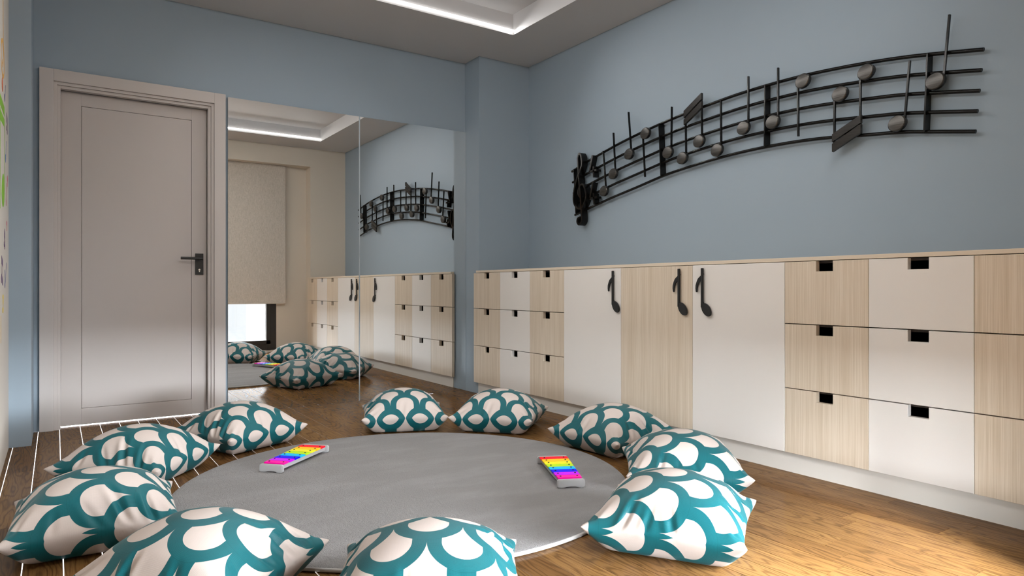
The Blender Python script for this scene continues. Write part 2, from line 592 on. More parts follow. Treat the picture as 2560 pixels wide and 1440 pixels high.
def drawer_front(w, z0, z1, nw=.080, nh=.047):
    """front board with a rectangular finger notch in its top edge, and the drawer box behind it"""
    bm = bmesh.new()
    y0, y1 = -w + .0008, -.0008
    c = -w / 2
    pts = [(y0, z0), (y1, z0), (y1, z1), (c + nw / 2, z1), (c + nw / 2, z1 - nh), (c - nw / 2, z1 - nh), (c - nw / 2, z1), (y0, z1)]
    add_prism(bm, pts, (XF - XC, 0, 0), (0, 1, 0), (0, 0, 1), (1, 0, 0), .026)
    bmesh.ops.recalc_face_normals(bm, faces=bm.faces)
    bmesh.ops.bevel(bm, geom=[e for e in bm.edges if all(v.co.x < XF - XC + .001 for v in e.verts)], offset=.0012, segments=1, affect='EDGES')
    return bm

def drawer_box(w, z0, z1, off=0.0):
    bm = bmesh.new()
    y0, y1, zt_ = -w + .03, -.03 - off, z1 - .075
    add_box(bm, (.008, y0, z0 + .02), (.44, y0 + .012, zt_))
    add_box(bm, (.008, y1 - .012, z0 + .02), (.44, y1, zt_))
    add_box(bm, (.44, y0, z0 + .02), (.452, y1, zt_))
    add_box(bm, (.008, y0, z0 + .02), (.44, y1, z0 + .03))
    add_box(bm, (.0005, y0, z0 + .02), (.008, y1, zt_))
    return bm

ROWS = ((ZB, .4025), (.4065, .7085), (.7125, ZT))
drawer_units = {}
def drawer_unit(y, w, fm, key, label):
    if key in drawer_units:
        t = dup_tree(drawer_units[key])
        t.location = (XC, y, 0)
        t['label'] = label
        return t
    t = thing('drawer_unit', label, 'drawer unit', (XC, y, 0), 0, 'drawer units in the cabinet row')
    off = .031 if key == 'pier' else 0.0                   # the end fronts lap over the pier
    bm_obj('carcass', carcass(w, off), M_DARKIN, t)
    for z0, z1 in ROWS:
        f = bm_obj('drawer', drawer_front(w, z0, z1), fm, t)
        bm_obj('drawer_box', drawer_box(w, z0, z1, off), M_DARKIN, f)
    drawer_units[key] = t
    return t

def note_handle_bm():
    """door pull shaped like an eighth note; local y to the pier side, flag towards +y, head towards -y"""
    bm = bmesh.new()
    th = .010
    stem = [(-.0075, .775), (.0075, .775), (.0075, .987), (-.0075, .987)]
    head = []
    for k in range(26):
        a = 2 * PI * k / 26
        r = 1.0
        ex, ez = .037 * math.cos(a), .0265 * math.sin(a)
        rot = math.radians(-38 + 180)
        hx, hz = ex * math.cos(rot) - ez * math.sin(rot), ex * math.sin(rot) + ez * math.cos(rot)
        head.append((-.0285 + hx, .763 + hz))
    head = [(-.028 + (.0405 * math.cos(a) * math.cos(.9) + .0255 * math.sin(a) * math.sin(.9)) * 1.0,
             .764 + (.0405 * math.cos(a) * math.sin(.9) * 1.0 - .0255 * math.sin(a) * math.cos(.9)) * 1.0) for a in [2 * PI * k / 28 for k in range(28)]]
    flag = [(.006, .948), (.018, .939), (.028, .930), (.037, .912), (.043, .895), (.044, .878), (.041, .858), (.033, .858), (.032, .876),
            (.028, .892), (.022, .906), (.014, .914), (.006, .917)]
    for pts in (stem, head, flag):
        vs = add_prism(bm, pts, (XF - XC - .0165, 0, 0), (0, 1, 0), (0, 0, 1), (1, 0, 0), th)
    for zc in (.80, .955):
        add_box(bm, (XF - XC - .008, -.004, zc - .004), (XF - XC + .0005, .004, zc + .004))
    bmesh.ops.recalc_face_normals(bm, faces=bm.faces)
    bmesh.ops.bevel(bm, geom=[e for e in bm.edges if e.calc_face_angle(0) > .8], offset=.0016, segments=2, affect='EDGES')
    return bm
handle_mesh = None
def cupboard(y, w, fm, hy, label):
    global handle_mesh
    t = thing('cupboard', label, 'cupboard', (XC, y, 0), 0, 'cupboards in the cabinet row')
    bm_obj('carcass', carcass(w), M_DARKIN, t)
    f = bm_obj('cupboard_door', box_bm((XF - XC, -w + .0008, ZB), (-.001, -.0008, ZT), .0012, 1), fm, t)
    if handle_mesh is None:
        h = bm_obj('note_handle', note_handle_bm(), M_HANDLE, f)
        handle_mesh = h.data
    else:
        h = link('note_handle', handle_mesh, None, f)
    h.location = (0, hy - y, 0)
    return t

DW, CW = .402, .5645
y = Y0
for i, (k, lb) in enumerate((('pier', 'pale wood unit of three notched drawers standing against the blue pier'),
                             ('white', 'white unit of three notched drawers, the one next to the blue pier end'),
                             ('wood', 'pale wood unit of three notched drawers adjoining the white cupboard, behind the far cushions'))):
    drawer_unit(y, DW, M_WHITE if k == 'white' else M_VENEER, k, lb)
    y -= DW
cupboard(y, CW, M_WHITE, 3.139, 'white cupboard with a black note handle, adjoining the drawers by the pier'); y -= CW
cupboard(y, CW, M_VENEER, 2.600, 'pale wood cupboard with a black note handle between two white cupboards'); y -= CW
cupboard(y, CW, M_WHITE, 2.436, 'white cupboard with a black note handle below the stretch of wall art with fallen beams'); y -= CW
for i, (k, lb) in enumerate((('wood', 'pale wood unit of three notched drawers between a white cupboard and white drawers'),
                             ('white', 'large white unit of three notched drawers flanked by wood units by the sunlit floor'),
                             ('wood', 'pale wood drawer unit at the window end of the cabinet row'))):
    drawer_unit(y, DW, M_WHITE if k == 'white' else M_VENEER, k, lb)
    y -= DW

# ------------------------------------------------------------------ rug
RCX, RCY, RR = 1.325, 2.80, .985
bm = bmesh.new()
n = 160
prof = [(RR - .012, .001), (RR, .004), (RR, .012), (RR - .004, .0155)]
rings = [[bm.verts.new((r * math.cos(2 * PI * k / n), r * math.sin(2 * PI * k / n), z)) for k in range(n)] for r, z in prof]
for A, B in zip(rings, rings[1:]):
    for k in range(n):
        bm.faces.new((A[k], A[(k + 1) % n], B[(k + 1) % n], B[k])).material_index = 1
last = rings[-1]
for rr in (RR - .012,) + tuple(np.linspace(RR - .05, .05, 20)):
    z = .0165
    cur = [bm.verts.new((rr * math.cos(2 * PI * k / n), rr * math.sin(2 * PI * k / n), z)) for k in range(n)]
    for k in range(n):
        bm.faces.new((last[k], last[(k + 1) % n], cur[(k + 1) % n], cur[k]))
    last = cur
bm.faces.new(last)
bm.faces.new(rings[0][::-1])
o = bm_obj('round_rug', bm, [M_RUG, M_RUGEDGE], None, True)
o.location = (RCX, RCY, 0)
tag(o, 'round grey carpet with a pale bound edge on the wooden floor', 'rug')

# ------------------------------------------------------------------ cushions (cloth: two squares sewn on the rim, blown up, settled)
def pillow_sim(N=57, L=.525, steps=150, iters=12, pres=5.0, seed=3):
    rs = np.random.RandomState(seed)
    g = np.linspace(-.5, .5, N) * L
    X, Y = np.meshgrid(g, g, indexing='ij')
    idt = np.arange(N * N).reshape(N, N)
    inner = np.zeros((N, N), bool)
    inner[1:-1, 1:-1] = True
    idb = idt.copy()
    idb[inner] = N * N + np.arange(inner.sum())
    nv = N * N + int(inner.sum())
    P = np.zeros((nv, 3))
    U = np.zeros((nv, 2))
    bumps = rs.rand(N, N)
    for ids, s in ((idt, 1), (idb, -1)):
        P[ids.ravel(), 0] = X.ravel()
        P[ids.ravel(), 1] = Y.ravel()
        U[ids.ravel(), 0] = X.ravel() / L + .5
        U[ids.ravel(), 1] = Y.ravel() / L + .5
        P[ids.ravel(), 2] = (s * (.01 + bumps * .006) * inner).ravel()
    P[:, 2] += .09
    groups = []
    def add(a, b, ia, k):
        for ids in (idt, idb):
            A, B, par = ids[a].ravel(), ids[b].ravel(), ia.ravel()
            if ids is idb:
                kp = (A >= N * N) | (B >= N * N)
                A, B, par = A[kp], B[kp], par[kp]
            for q in range(2):
                m_ = par == q
                if m_.any():
                    r0 = np.linalg.norm(U[A[m_]] - U[B[m_]], axis=1) * L
                    rim = (np.abs(U[A[m_]] - .5).max(1) > .499) & (np.abs(U[B[m_]] - .5).max(1) > .499)
                    groups.append((A[m_], B[m_], np.where(rim, r0 * .955, r0), k))
    I, J = np.meshgrid(np.arange(N), np.arange(N), indexing='ij')
    s = np.s_
    add(s[:-1, :], s[1:, :], I[:-1, :] % 2, 1.0)
    add(s[:, :-1], s[:, 1:], J[:, :-1] % 2, 1.0)
    add(s[:-1, :-1], s[1:, 1:], I[:-1, :-1] % 2, .35)
    add(s[1:, :-1], s[:-1, 1:], I[:-1, :-1] % 2, .35)
    add(s[:-2, :], s[2:, :], (I[:-2, :] // 2) % 2, .10)
    add(s[:, :-2], s[:, 2:], (J[:, :-2] // 2) % 2, .10)
    tri = []
    for ids, fl in ((idt, 0), (idb, 1)):
        a, b, c, d_ = ids[:-1, :-1].ravel(), ids[1:, :-1].ravel(), ids[1:, 1:].ravel(), ids[:-1, 1:].ravel()
        tri += [np.c_[a, c, b], np.c_[a, d_, c]] if fl else [np.c_[a, b, c], np.c_[a, c, d_]]
    T = np.concatenate(tri)
    V = np.zeros_like(P)
    dt = 1 / 60.
    area = (L / (N - 1)) ** 2
    for st in range(steps):
        nn = np.cross(P[T[:, 1]] - P[T[:, 0]], P[T[:, 2]] - P[T[:, 0]]) / 6.
        F = np.zeros_like(P)
        for k in range(3):
            for ax in range(3):
                F[:, ax] += np.bincount(T[:, k], weights=nn[:, ax], minlength=nv)
        acc = F / area * pres * min(1, st / 60.)
        acc[:, 2] -= 9.8 * .16
        V += acc * dt
        V *= .93
        Q = P + V * dt
        for it in range(iters):
            for A, B, r, k in groups:
                dd = Q[A] - Q[B]
                l_ = np.sqrt((dd * dd).sum(1)) + 1e-9
                w = (k * .5 * (l_ - r) / l_)[:, None] * dd
                Q[A] -= w
                Q[B] += w
            Q[Q[:, 2] < .001, 2] = .001
        fr = Q[:, 2] < .0015
        Q[fr, :2] = P[fr, :2] + (Q[fr, :2] - P[fr, :2]) * .6
        V = (Q - P) / dt
        P = Q
    faces = []
    for ids, fl in ((idt, 0), (idb, 1)):
        for i in range(N - 1):
            for j in range(N - 1):
                f = [int(q) for q in (ids[i, j], ids[i + 1, j], ids[i + 1, j + 1], ids[i, j + 1])]
                faces.append(f[::-1] if fl else f)
    return P, U, faces

CREASES = [((-.02, .30), (.30, .46), .011, .017), ((-.02, .17), (.26, .27), .009, .015), ((-.02, .44), (.20, .60), .006, .016),
           ((.44, -.03), (.50, .20), .006, .018), ((1.02, .24), (.76, .36), .008, .016), ((1.02, .58), (.80, .52), .006, .018), ((1.02, .40), (.82, .44), .005, .015),
           ((.30, 1.02), (.36, .80), .005, .017), ((.62, 1.02), (.58, .78), .006, .018), ((-.02, .72), (.18, .70), .005, .017),
           ((.08, .06), (.24, .14), .006, .014), ((.93, .07), (.80, .16), .006, .014), ((.07, .92), (.22, .84), .005, .015), ((.92, .93), (.78, .82), .006, .015)]
def cushion_mesh():
    P, U, faces = pillow_sim()
    # creases in the top sheet: valley with a soft ridge beside it, fading at both ends (start, end, depth, width in sheet units)
    nrm = np.zeros_like(P)
    Fa = np.array(faces)
    fn = np.cross(P[Fa[:, 2]] - P[Fa[:, 0]], P[Fa[:, 3]] - P[Fa[:, 1]])
    for k in range(4):
        for ax in range(3):
            nrm[:, ax] += np.bincount(Fa[:, k], weights=fn[:, ax], minlength=len(P))
    nrm /= np.linalg.norm(nrm, axis=1)[:, None] + 1e-9
    top = nrm[:, 2] > -.05
    for (u0, v0), (u1, v1), amp, wd in CREASES:
        a, b = np.array((u0, v0)), np.array((u1, v1))
        dv = b - a
        ln = np.linalg.norm(dv)
        q = ((U - a) @ dv) / ln ** 2
        dist = (U - a) @ np.array((-dv[1], dv[0])) / ln
        fade = np.clip(q * 3.5, 0, 1) * np.clip((1 - q) * 1.6, 0, 1)
        prof = -np.exp(-(dist / wd) ** 2) + .75 * np.exp(-((dist - 1.9 * wd) / (1.2 * wd)) ** 2) + .35 * np.exp(-((dist + 1.9 * wd) / (1.2 * wd)) ** 2)
        rimf = np.clip((.5 - np.abs(U - .5).max(1)) * 14, 0, 1)
        P += nrm * (1.5 * amp * fade * prof * top * rimf)[:, None]
    P[:, 2] = np.maximum(P[:, 2], 0.0)
    P[:, 2] -= P[:, 2].min() - .0008
    rim = np.abs(U - .5).max(1) > .499
    zs = P[rim, 2].mean()
    z = P[:, 2].copy()
    P[:, 2] = np.where(z < zs, z * .090 / zs, .090 + (z - zs) * (.242 - .090) / (z.max() - zs))
    # knife edge: both sheets close in on the sewn rim and the rim itself stands out
    e = np.clip((.5 - np.abs(U - .5).max(1)) / .20, 0, 1)
    e = e * e * (3 - 2 * e)
    P[:, 2] = .090 + (P[:, 2] - .090) * (.64 + .36 * e)
    P[:, :2] *= (1 + .055 * (1 - e) ** 2 * (1 - .75 * (np.abs(U - .5).min(1) * 2) ** 2))[:, None]
    P[:, 2] += .020 * (np.abs(U - .5).min(1) * 2) ** 6                   # the four pointed tips stand up a little
    me = bpy.data.meshes.new('floor_cushion')
    me.from_pydata([tuple(p) for p in P], [], faces)
    uvl = me.uv_layers.new(name='UVMap')
    for lp in me.loops:
        uvl.data[lp.index].uv = U[lp.vertex_index]
    for p in me.polygons:
        p.use_smooth = True
    return me
cmesh = cushion_mesh()
CUSHIONS = [  # x, y, direction away from the rug's centre (degrees), label
    (.859, 4.004, 115.5, 'teal scalloped cushion lying in front of the door casing and the window-reflecting mirror'),
    (.320, 3.588, 140.5, 'teal scalloped cushion lying on the white-lined boards in front of the door leaf'),
    (.120, 2.797, 177.0, 'teal scalloped cushion beside the mural wall, its pointed corners on the darkest boards'),
    (.340, 2.085, 221.0, 'teal scalloped cushion cut by the bottom edge, covering the rug rim on the mural side'),
    (.835, 1.640, 240.4, 'teal scalloped cushion cut by the bottom edge, alone in front of the bare rug middle'),
    (1.784, 1.637, 303.4, 'brightest sunlit teal scalloped cushion on the golden boards'),
    (2.333, 2.088, 318.7, 'teal scalloped cushion beside the plinth, half hidden by the brightest sunlit cushion'),
    (2.554, 2.780, 365.5, 'teal scalloped cushion in front of the wood cupboard with the note handle'),
    (2.330, 3.583, 42.0, 'teal scalloped cushion in front of the drawers next to the blue pier'),
    (1.836, 3.957, 68.3, 'teal scalloped cushion standing just in front of the joint between the two mirrors'),
]
cushion0 = None
for i, (x, yy, ang, lb) in enumerate(CUSHIONS):
    if cushion0 is None:
        o = link('floor_cushion', cmesh, M_CUSHION)
        sub = o.modifiers.new('smooth', 'SUBSURF')
        sub.levels = 1
        sub.render_levels = 2
        cushion0 = o
    else:
        o = cushion0.copy()
        COL.objects.link(o)
    o.location = (x, yy, 0)
    o.rotation_euler = (0, 0, math.radians(ang - 90))
    tag(o, lb, 'cushion', 'floor cushions around the rug')

# ------------------------------------------------------------------ xylophones
BAR_COLS = [('magenta', (.85, .0, .32)), ('purple', (.52, .0, .80)), ('blue', (.0, .0, .80)), ('sky', (.0, .42, .78)),
            ('lime', (.42, .68, .01)), ('yellow', (.80, .74, .02)), ('amber', (.85, .50, .01)), ('red', (.85, .0, .02))]
BAR_M = [mat('toy_bar_' + n_, c, .4, 0.0, .15) for n_, c in BAR_COLS]
def xylophone(loc, rz, label):
    t = thing('xylophone', label, 'xylophone', loc, rz, 'toy xylophones on the rug')
    L = .40
    for s, w in ((0, .122), (1, .150)):
        bm = bmesh.new()
        pts = []
        hw, hh, r = w / 2, .036, .009
        for cx, cz, a0 in ((hw - r, hh - r, 0), (-hw + r, hh - r, 90), (-hw + r, r * .8, 180)):
            for k in range(7):
                a = math.radians(a0 + 90 * k / 6)
                pts.append((cx + r * math.cos(a), cz + (r if cz > .02 else r * .8) * math.sin(a)))
        for k in range(11):
            a = PI - PI * k / 10
            pts.append((hw * .48 * math.cos(a), .0058 * math.sin(a)))
        for k in range(7):
            a = math.radians(270 + 90 * k / 6)
            pts.append((hw - r + r * math.cos(a), r * .8 + r * .8 * math.sin(a)))
        x0 = -.012 if s == 0 else L - .006
        add_prism(bm, pts, (x0, 0, 0), (0, 1, 0), (0, 0, 1), (1, 0, 0), .018)
        bmesh.ops.recalc_face_normals(bm, faces=bm.faces)
        bmesh.ops.bevel(bm, geom=[e for e in bm.edges if e.calc_face_angle(0) > 1.2], offset=.003, segments=2, affect='EDGES')
        bm_obj('end_block', bm, M_TOYGREY, t, angle=.6)
    for s in (-1, 1):
        bm = bmesh.new()
        pts = [(0.004, s * .045), (L - .004, s * .058), (L - .004, s * .046), (.004, s * .033)]
        add_prism(bm, pts, (0, 0, .011), (1, 0, 0), (0, 1, 0), (0, 0, 1), .0205)
        bm_obj('side_rail', bm, M_TOYGREY, t)
    pitch = (L - .028) / 8
    for k in range(8):
        xc = .014 + pitch * (k + .5)
        hw = .0535 + .0145 * k / 7
        b = bm_obj('tone_bar', box_bm((xc - pitch * .455, -hw, .0317), (xc + pitch * .455, hw, .0385), .0016), BAR_M[k], t)
        b['label'] = BAR_COLS[k][0] + ' tone bar'
        for s in (-1, 1):
            bm = bmesh.new()
            add_tube(bm, [(xc, s * hw * .70, .0384), (xc, s * hw * .70, .0405), (xc, s * hw * .70, .0415)], lambda q: .0042 if q < .8 else .003, 12)
            bm_obj('peg', bm, M_PEG, b, angle=.6)
    return t
xylophone((.842, 3.262, .0168), math.radians(43), 'rainbow toy xylophone on the rug across from the door')
xylophone((1.850, 2.285, .0168), math.radians(64), 'rainbow toy xylophone on the rug near the cabinets and the sunlit cushions')

# ------------------------------------------------------------------ wall art: a bent staff of black metal
art = thing('staff_wall_art', 'long black metal music staff with clef and notes on the blue wall above the cabinets', 'wall art', (XR, 2.75, 1.75))
def ap(x, p):
    return (x - XR, p[0] - 2.75, p[1] - 1.75)
L1 = [(4.188, 1.805), (3.999, 1.855), (3.796, 1.900), (3.604, 1.938), (3.382, 1.974), (3.196, 1.998), (3.002, 2.018), (2.789, 2.034), (2.607, 2.045), (2.400, 2.049),
      (2.203, 2.046), (2.040, 2.037), (1.855, 2.021), (1.685, 2.001), (1.534, 1.977), (1.310, 1.935)]
L5 = [(4.148, 1.456), (3.988, 1.492), (3.840, 1.522), (3.700, 1.550), (3.449, 1.594), (3.196, 1.640), (2.965, 1.667), (2.770, 1.683), (2.607, 1.692), (2.400, 1.695),
      (2.184, 1.689), (1.991, 1.674), (1.833, 1.655), (1.659, 1.636), (1.534, 1.614), (1.341, 1.578)]
C1, C5 = catmull(L1, 6), catmull(L5, 6)
for k in range(5):
    bm = bmesh.new()
    add_tube(bm, [ap(XR - .028, ((1 - k / 4) * a[0] + k / 4 * b[0], (1 - k / 4) * a[1] + k / 4 * b[1])) for a, b in zip(C1, C5)], .0092, 14)
    bm_obj('staff_line', bm, M_ART, art, angle=.7)
BARS = [((4.138, 1.815), (4.113, 1.465)), ((3.232, 1.992), (3.214, 1.636)), ((2.408, 2.048), (2.411, 1.694)), ((1.534, 1.977), (1.548, 1.614))]
def strip(bm, a, b, w, x0, x1):
    """flat bar from a to b (y, z), width w, between depths x0 and x1"""
    a, b = Vector(a), Vector(b)
    nrm = Vector((-(b - a).y, (b - a).x)).normalized() * (w / 2)
    pts = [a + nrm, b + nrm, b - nrm, a - nrm]
    pts = [(p.x - 2.75, p.y - 1.75) for p in pts]
    add_prism(bm, pts, (x0 - XR, 0, 0), (0, 1, 0), (0, 0, 1), (1, 0, 0), x1 - x0)
for a, b in BARS:
    bm = bmesh.new()
    strip(bm, a, b, .0075, XR - .052, XR - .002)
    bm_obj('bar_line', bm, M_ART, art)
NOTES = [((3.778, 1.600), (3.758, 1.610), (3.789, 1.900)), ((3.678, 1.714), (3.657, 1.722), (3.678, 2.013)), ((3.513, 1.831), (3.493, 1.841), (3.521, 2.131)),
         ((3.352, 1.948), (3.379, 1.938), (3.359, 1.648)), ((3.146, 1.781), (3.118, 1.791), (3.114, 2.078)), ((3.021, 1.724), (2.991, 1.734), (2.996, 2.008)),
         ((2.883, 1.809), (2.861, 1.815), (2.866, 2.109)), ((2.743, 1.729), (2.713, 1.739), (2.716, 2.029)), ((2.550, 1.827), (2.518, 1.837), (2.518, 2.125)),
         ((2.352, 1.823), (2.320, 1.833), (2.320, 2.122)), ((2.166, 2.008), (2.197, 2.000), (2.195, 1.712)), ((1.955, 1.887), (1.986, 1.880), (1.988, 1.600)),
         ((1.819, 1.965), (1.850, 1.955), (1.850, 1.664)), ((1.667, 1.676), (1.634, 1.686), (1.611, 1.965)), ((1.496, 1.837), (1.462, 1.845), (1.438, 2.126))]
def head_bm(c):
    bm = bmesh.new()
    n = 28
    prof = [(.55, .0020), (.90, .0042), (1.0, .0085), (1.0, .030), (.93, .0335)]
    rings = []
    tilt = math.radians(28)
    for q, xx in prof:
        rg = []
        for k in range(n):
            a = 2 * PI * k / n
            ey, ez = .043 * q * math.cos(a), .037 * q * math.sin(a)
            rg.append(bm.verts.new(ap(XR - .072 + xx, (c[0] - (ey * math.cos(tilt) - ez * math.sin(tilt)), c[1] + ey * math.sin(tilt) + ez * math.cos(tilt)))))
        rings.append(rg)
    cv = bm.verts.new(ap(XR - .0722, c))
    for k in range(n):
        bm.faces.new((cv, rings[0][k], rings[0][(k + 1) % n]))
    for A, B in zip(rings, rings[1:]):
        for k in range(n):
            bm.faces.new((A[k], A[(k + 1) % n], B[(k + 1) % n], B[k]))
    bm.faces.new(rings[-1])
    return bm
for hc, s0, s1 in NOTES:
    bm = bmesh.new()
    strip(bm, s0, s1, .0085, XR - .058, XR - .046)
    st = bm_obj('note_stem', bm, M_ART, art)
    bm_obj('note_head', head_bm(hc), [M_HEAD], art, angle=.42)
BEAMS = [[(3.003, 2.025), (2.859, 2.109), (2.859, 2.069), (3.003, 1.980)], [(3.003, 1.969), (2.859, 2.056), (2.859, 2.014), (3.003, 1.934)],
         [(1.995, 1.684), (1.843, 1.756), (1.843, 1.714), (1.995, 1.644)], [(1.995, 1.634), (1.843, 1.708), (1.843, 1.664), (1.995, 1.592)]]
for bpts in BEAMS:
    bm = bmesh.new()
    add_prism(bm, [(p[0] - 2.75, p[1] - 1.75) for p in bpts], (-.064, 0, 0), (0, 1, 0), (0, 0, 1), (1, 0, 0), .018)
    bm_obj('note_beam', bm, M_BEAM, art)

def ribbon(bm, pts, w, x0, x1):
    """blade standing off the wall that follows a path of (y, z)"""
    n_ = len(pts)
    rows = []
    for i, p in enumerate(pts):
        a, b = pts[max(i - 1, 0)], pts[min(i + 1, n_ - 1)]
        tx, tz = b[0] - a[0], b[1] - a[1]
        l_ = math.hypot(tx, tz) or 1
        ww = w(i / (n_ - 1)) if callable(w) else w
        ny, nz = -tz / l_ * ww / 2, tx / l_ * ww / 2
        rows.append([bm.verts.new(ap(xx, (p[0] + s * ny, p[1] + s * nz))) for s, xx in ((1, x0), (-1, x0), (-1, x1), (1, x1))])
    for A, B in zip(rows, rows[1:]):
        for k in range(4):
            bm.faces.new((A[k], A[(k + 1) % 4], B[(k + 1) % 4], B[k]))
    bm.faces.new(rows[0][::-1])
    bm.faces.new(rows[-1])
CLEF_LOOP = [(4.061, 1.893), (4.048, 1.919), (4.030, 1.912), (4.017, 1.877), (4.015, 1.830), (4.033, 1.790), (4.051, 1.762), (4.075, 1.722), (4.101, 1.661), (4.114, 1.593),
             (4.105, 1.540), (4.070, 1.503), (4.021, 1.495), (3.982, 1.536), (3.964, 1.589), (3.982, 1.651), (4.007, 1.677), (4.036, 1.666), (4.055, 1.638), (4.055, 1.608), (4.035, 1.582)]
CLEF_STEM = [(4.061, 1.893), (4.051, 1.767), (4.038, 1.666), (4.027, 1.583), (4.018, 1.488), (4.011, 1.415), (4.020, 1.385), (4.045, 1.370), (4.066, 1.391), (4.060, 1.418), (4.030, 1.427)]
bm = bmesh.new()
ribbon(bm, catmull(CLEF_LOOP, 6), .0145, XR - .075, XR - .018)
ribbon(bm, catmull(CLEF_STEM, 6), .0135, XR - .077, XR - .018)
bm_obj('treble_clef', bm, M_ART, art)
for dy, dz in ((0, 0), (-.004, -.205)):
    bm = bmesh.new()
    f4 = [((3.897 + dy, 1.885 + dz), (3.934 + dy, 1.760 + dz)), ((3.938 + dy, 1.764 + dz), (3.852 + dy, 1.766 + dz)), ((3.890 + dy, 1.800 + dz), (3.883 + dy, 1.716 + dz))]
    for a, b in f4:
        strip(bm, a, b, .016, XR - .066, XR - .018)
    bm_obj('time_numeral', bm, M_ART, art)

# ------------------------------------------------------------------ note stickers of the mural (flat vinyl on the wall beside the camera)
COLS = {n_: mat('sticker_' + n_, c, .5) for n_, c in dict(green=(.20, .48, .005), purple=(.06, .01, .10), blue=(.01, .05, .22), orange=(.62, .12, .02), amber=(.75, .38, .02),
        yellow=(.70, .52, .0), pink=(.55, .03, .10), red=(.45, .03, .05), sky=(.02, .14, .38), teal=(.05, .35, .30), lilac=(.35, .28, .45)).items()}
def sticker(name, polys, colour, label):
    bm = bmesh.new()
    for i, pts in enumerate(polys):
        add_prism(bm, pts, (XL - .002, 0, 0), (0, 1, 0), (0, 0, 1), (1, 0, 0), .0026 + (.0001 * i if len(polys) < 12 else 0))
    o = bm_obj(name, bm, COLS[colour])
    return tag(o, label, 'wall sticker', 'music note stickers of the mural')
def ell(cy, cz, ry, rz, rot=0.0, n=24):
    r = math.radians(rot)
    return [(cy + ry * math.cos(a) * math.cos(r) - rz * math.sin(a) * math.sin(r), cz + ry * math.cos(a) * math.sin(r) + rz * math.sin(a) * math.cos(r)) for a in [2 * PI * k / n for k in range(n)]]
def bar(y0, z0, y1, z1, w):
    l_ = math.hypot(y1 - y0, z1 - z0)
    ny, nz = -(z1 - z0) / l_ * w / 2, (y1 - y0) / l_ * w / 2
    return [(y0 + ny, z0 + nz), (y1 + ny, z1 + nz), (y1 - ny, z1 - nz), (y0 - ny, z0 - nz)]
def pair(cy, z0, z1, w, hr=.02):
    return [bar(cy - w / 2, z0, cy - w / 2, z1, .007), bar(cy + w / 2, z0, cy + w / 2, z1 - .02, .007),
            [(cy - w / 2, z1), (cy + w / 2, z1 - .02), (cy + w / 2, z1 - .055), (cy - w / 2, z1 - .035)],
            ell(cy - w / 2 - .012, z0, hr, hr * .8, 20), ell(cy + w / 2 - .012, z0 - .01, hr, hr * .8, 20)]
sticker('note_sticker', [[(3.60, 1.78), (4.26, 1.79), (4.26, 1.745), (3.60, 1.72)], [(3.60, 1.70), (4.26, 1.728), (4.26, 1.69), (3.60, 1.64)], bar(4.252, 1.72, 4.252, 1.38, .014), bar(3.94, 1.72, 3.94, 1.25, .016),
        ell(4.155, 1.36, .108, .080, 20)], 'green', 'big lime green beamed note on the mural wall')
def outline(path, w):
    """closed outline of a brush line of width w along the path"""
    L_, R_ = [], []
    for i, p in enumerate(path):
        a, b = path[max(i - 1, 0)], path[min(i + 1, len(path) - 1)]
        l_ = math.hypot(b[0] - a[0], b[1] - a[1]) or 1
        nx, nz = -(b[1] - a[1]) / l_ * w / 2, (b[0] - a[0]) / l_ * w / 2
        L_.append((p[0] + nx, p[1] + nz))
        R_.append((p[0] - nx, p[1] - nz))
    return [[L_[i], L_[i + 1], R_[i + 1], R_[i]] for i in range(len(path) - 1)]
tr = catmull([(4.15, 2.62), (4.15, 2.30), (4.17, 2.10), (4.23, 2.03), (4.22, 1.95), (4.12, 1.915), (4.02, 1.96), (4.03, 2.05), (4.12, 2.08), (4.17, 2.02), (4.14, 1.97), (4.09, 1.98)], 8)
o = sticker('clef_sticker', outline(tr, .020), 'amber', 'amber and yellow clef high on the mural wall')
sticker('note_sticker', [ell(4.10, 1.865, .045, .033), bar(4.105, 1.88, 4.105, 1.92, .008)], 'orange', 'orange note right under the amber clef on the mural wall')
sticker('note_sticker', [ell(4.28, 1.845, .028, .020), bar(4.305, 1.85, 4.335, 1.92, .008)], 'blue', 'small blue note level with the orange note on the mural wall')
sticker('note_sticker', pair(4.475, 1.722, 1.805, .055, .018), 'purple', 'purple beamed pair beside the big green note on the mural wall')
sticker('note_sticker', [ell(4.35, 1.548, .026, .022), bar(4.372, 1.55, 4.40, 1.645, .008)], 'sky', 'blue eighth note under the uppermost purple pair on the mural wall')
sticker('note_sticker', [ell(4.50, 1.462, .02, .016), bar(4.495, 1.42, 4.50, 1.48, .008)], 'pink', 'small pink note beside the green note head on the mural wall')
sticker('note_sticker', [ell(4.40, 1.325, .014, .016), bar(4.385, 1.325, 4.42, 1.43, .007)], 'red', 'thin red note stem beside the green note head on the mural wall')
sticker('note_sticker', [ell(4.46, 1.222, .022, .014), bar(4.46, 1.18, 4.46, 1.23, .009)], 'pink', 'lower small pink note beside the corner on the mural wall')
sticker('note_sticker', pair(4.27, 1.10, 1.178, .05, .018), 'purple', 'purple beamed pair under the green note head on the mural wall')
sticker('note_sticker', pair(4.08, .925, 1.035, .09, .028), 'purple', 'lowest and largest purple beamed pair on the mural wall')
sticker('note_sticker', [ell(4.30, .895, .022, .016), bar(4.25, .97, 4.31, .895, .010), bar(4.31, .895, 4.42, 1.01, .009)], 'blue', 'dark blue tick shaped note beside the lowest purple pair on the mural wall')
sticker('note_sticker', [ell(4.15, .835, .035, .014), ell(4.15, .815, .022, .020), bar(4.15, .83, 4.15, .78, .010), ell(4.14, .772, .035, .015)], 'yellow', 'yellow note figure under the purple pairs on the mural wall')
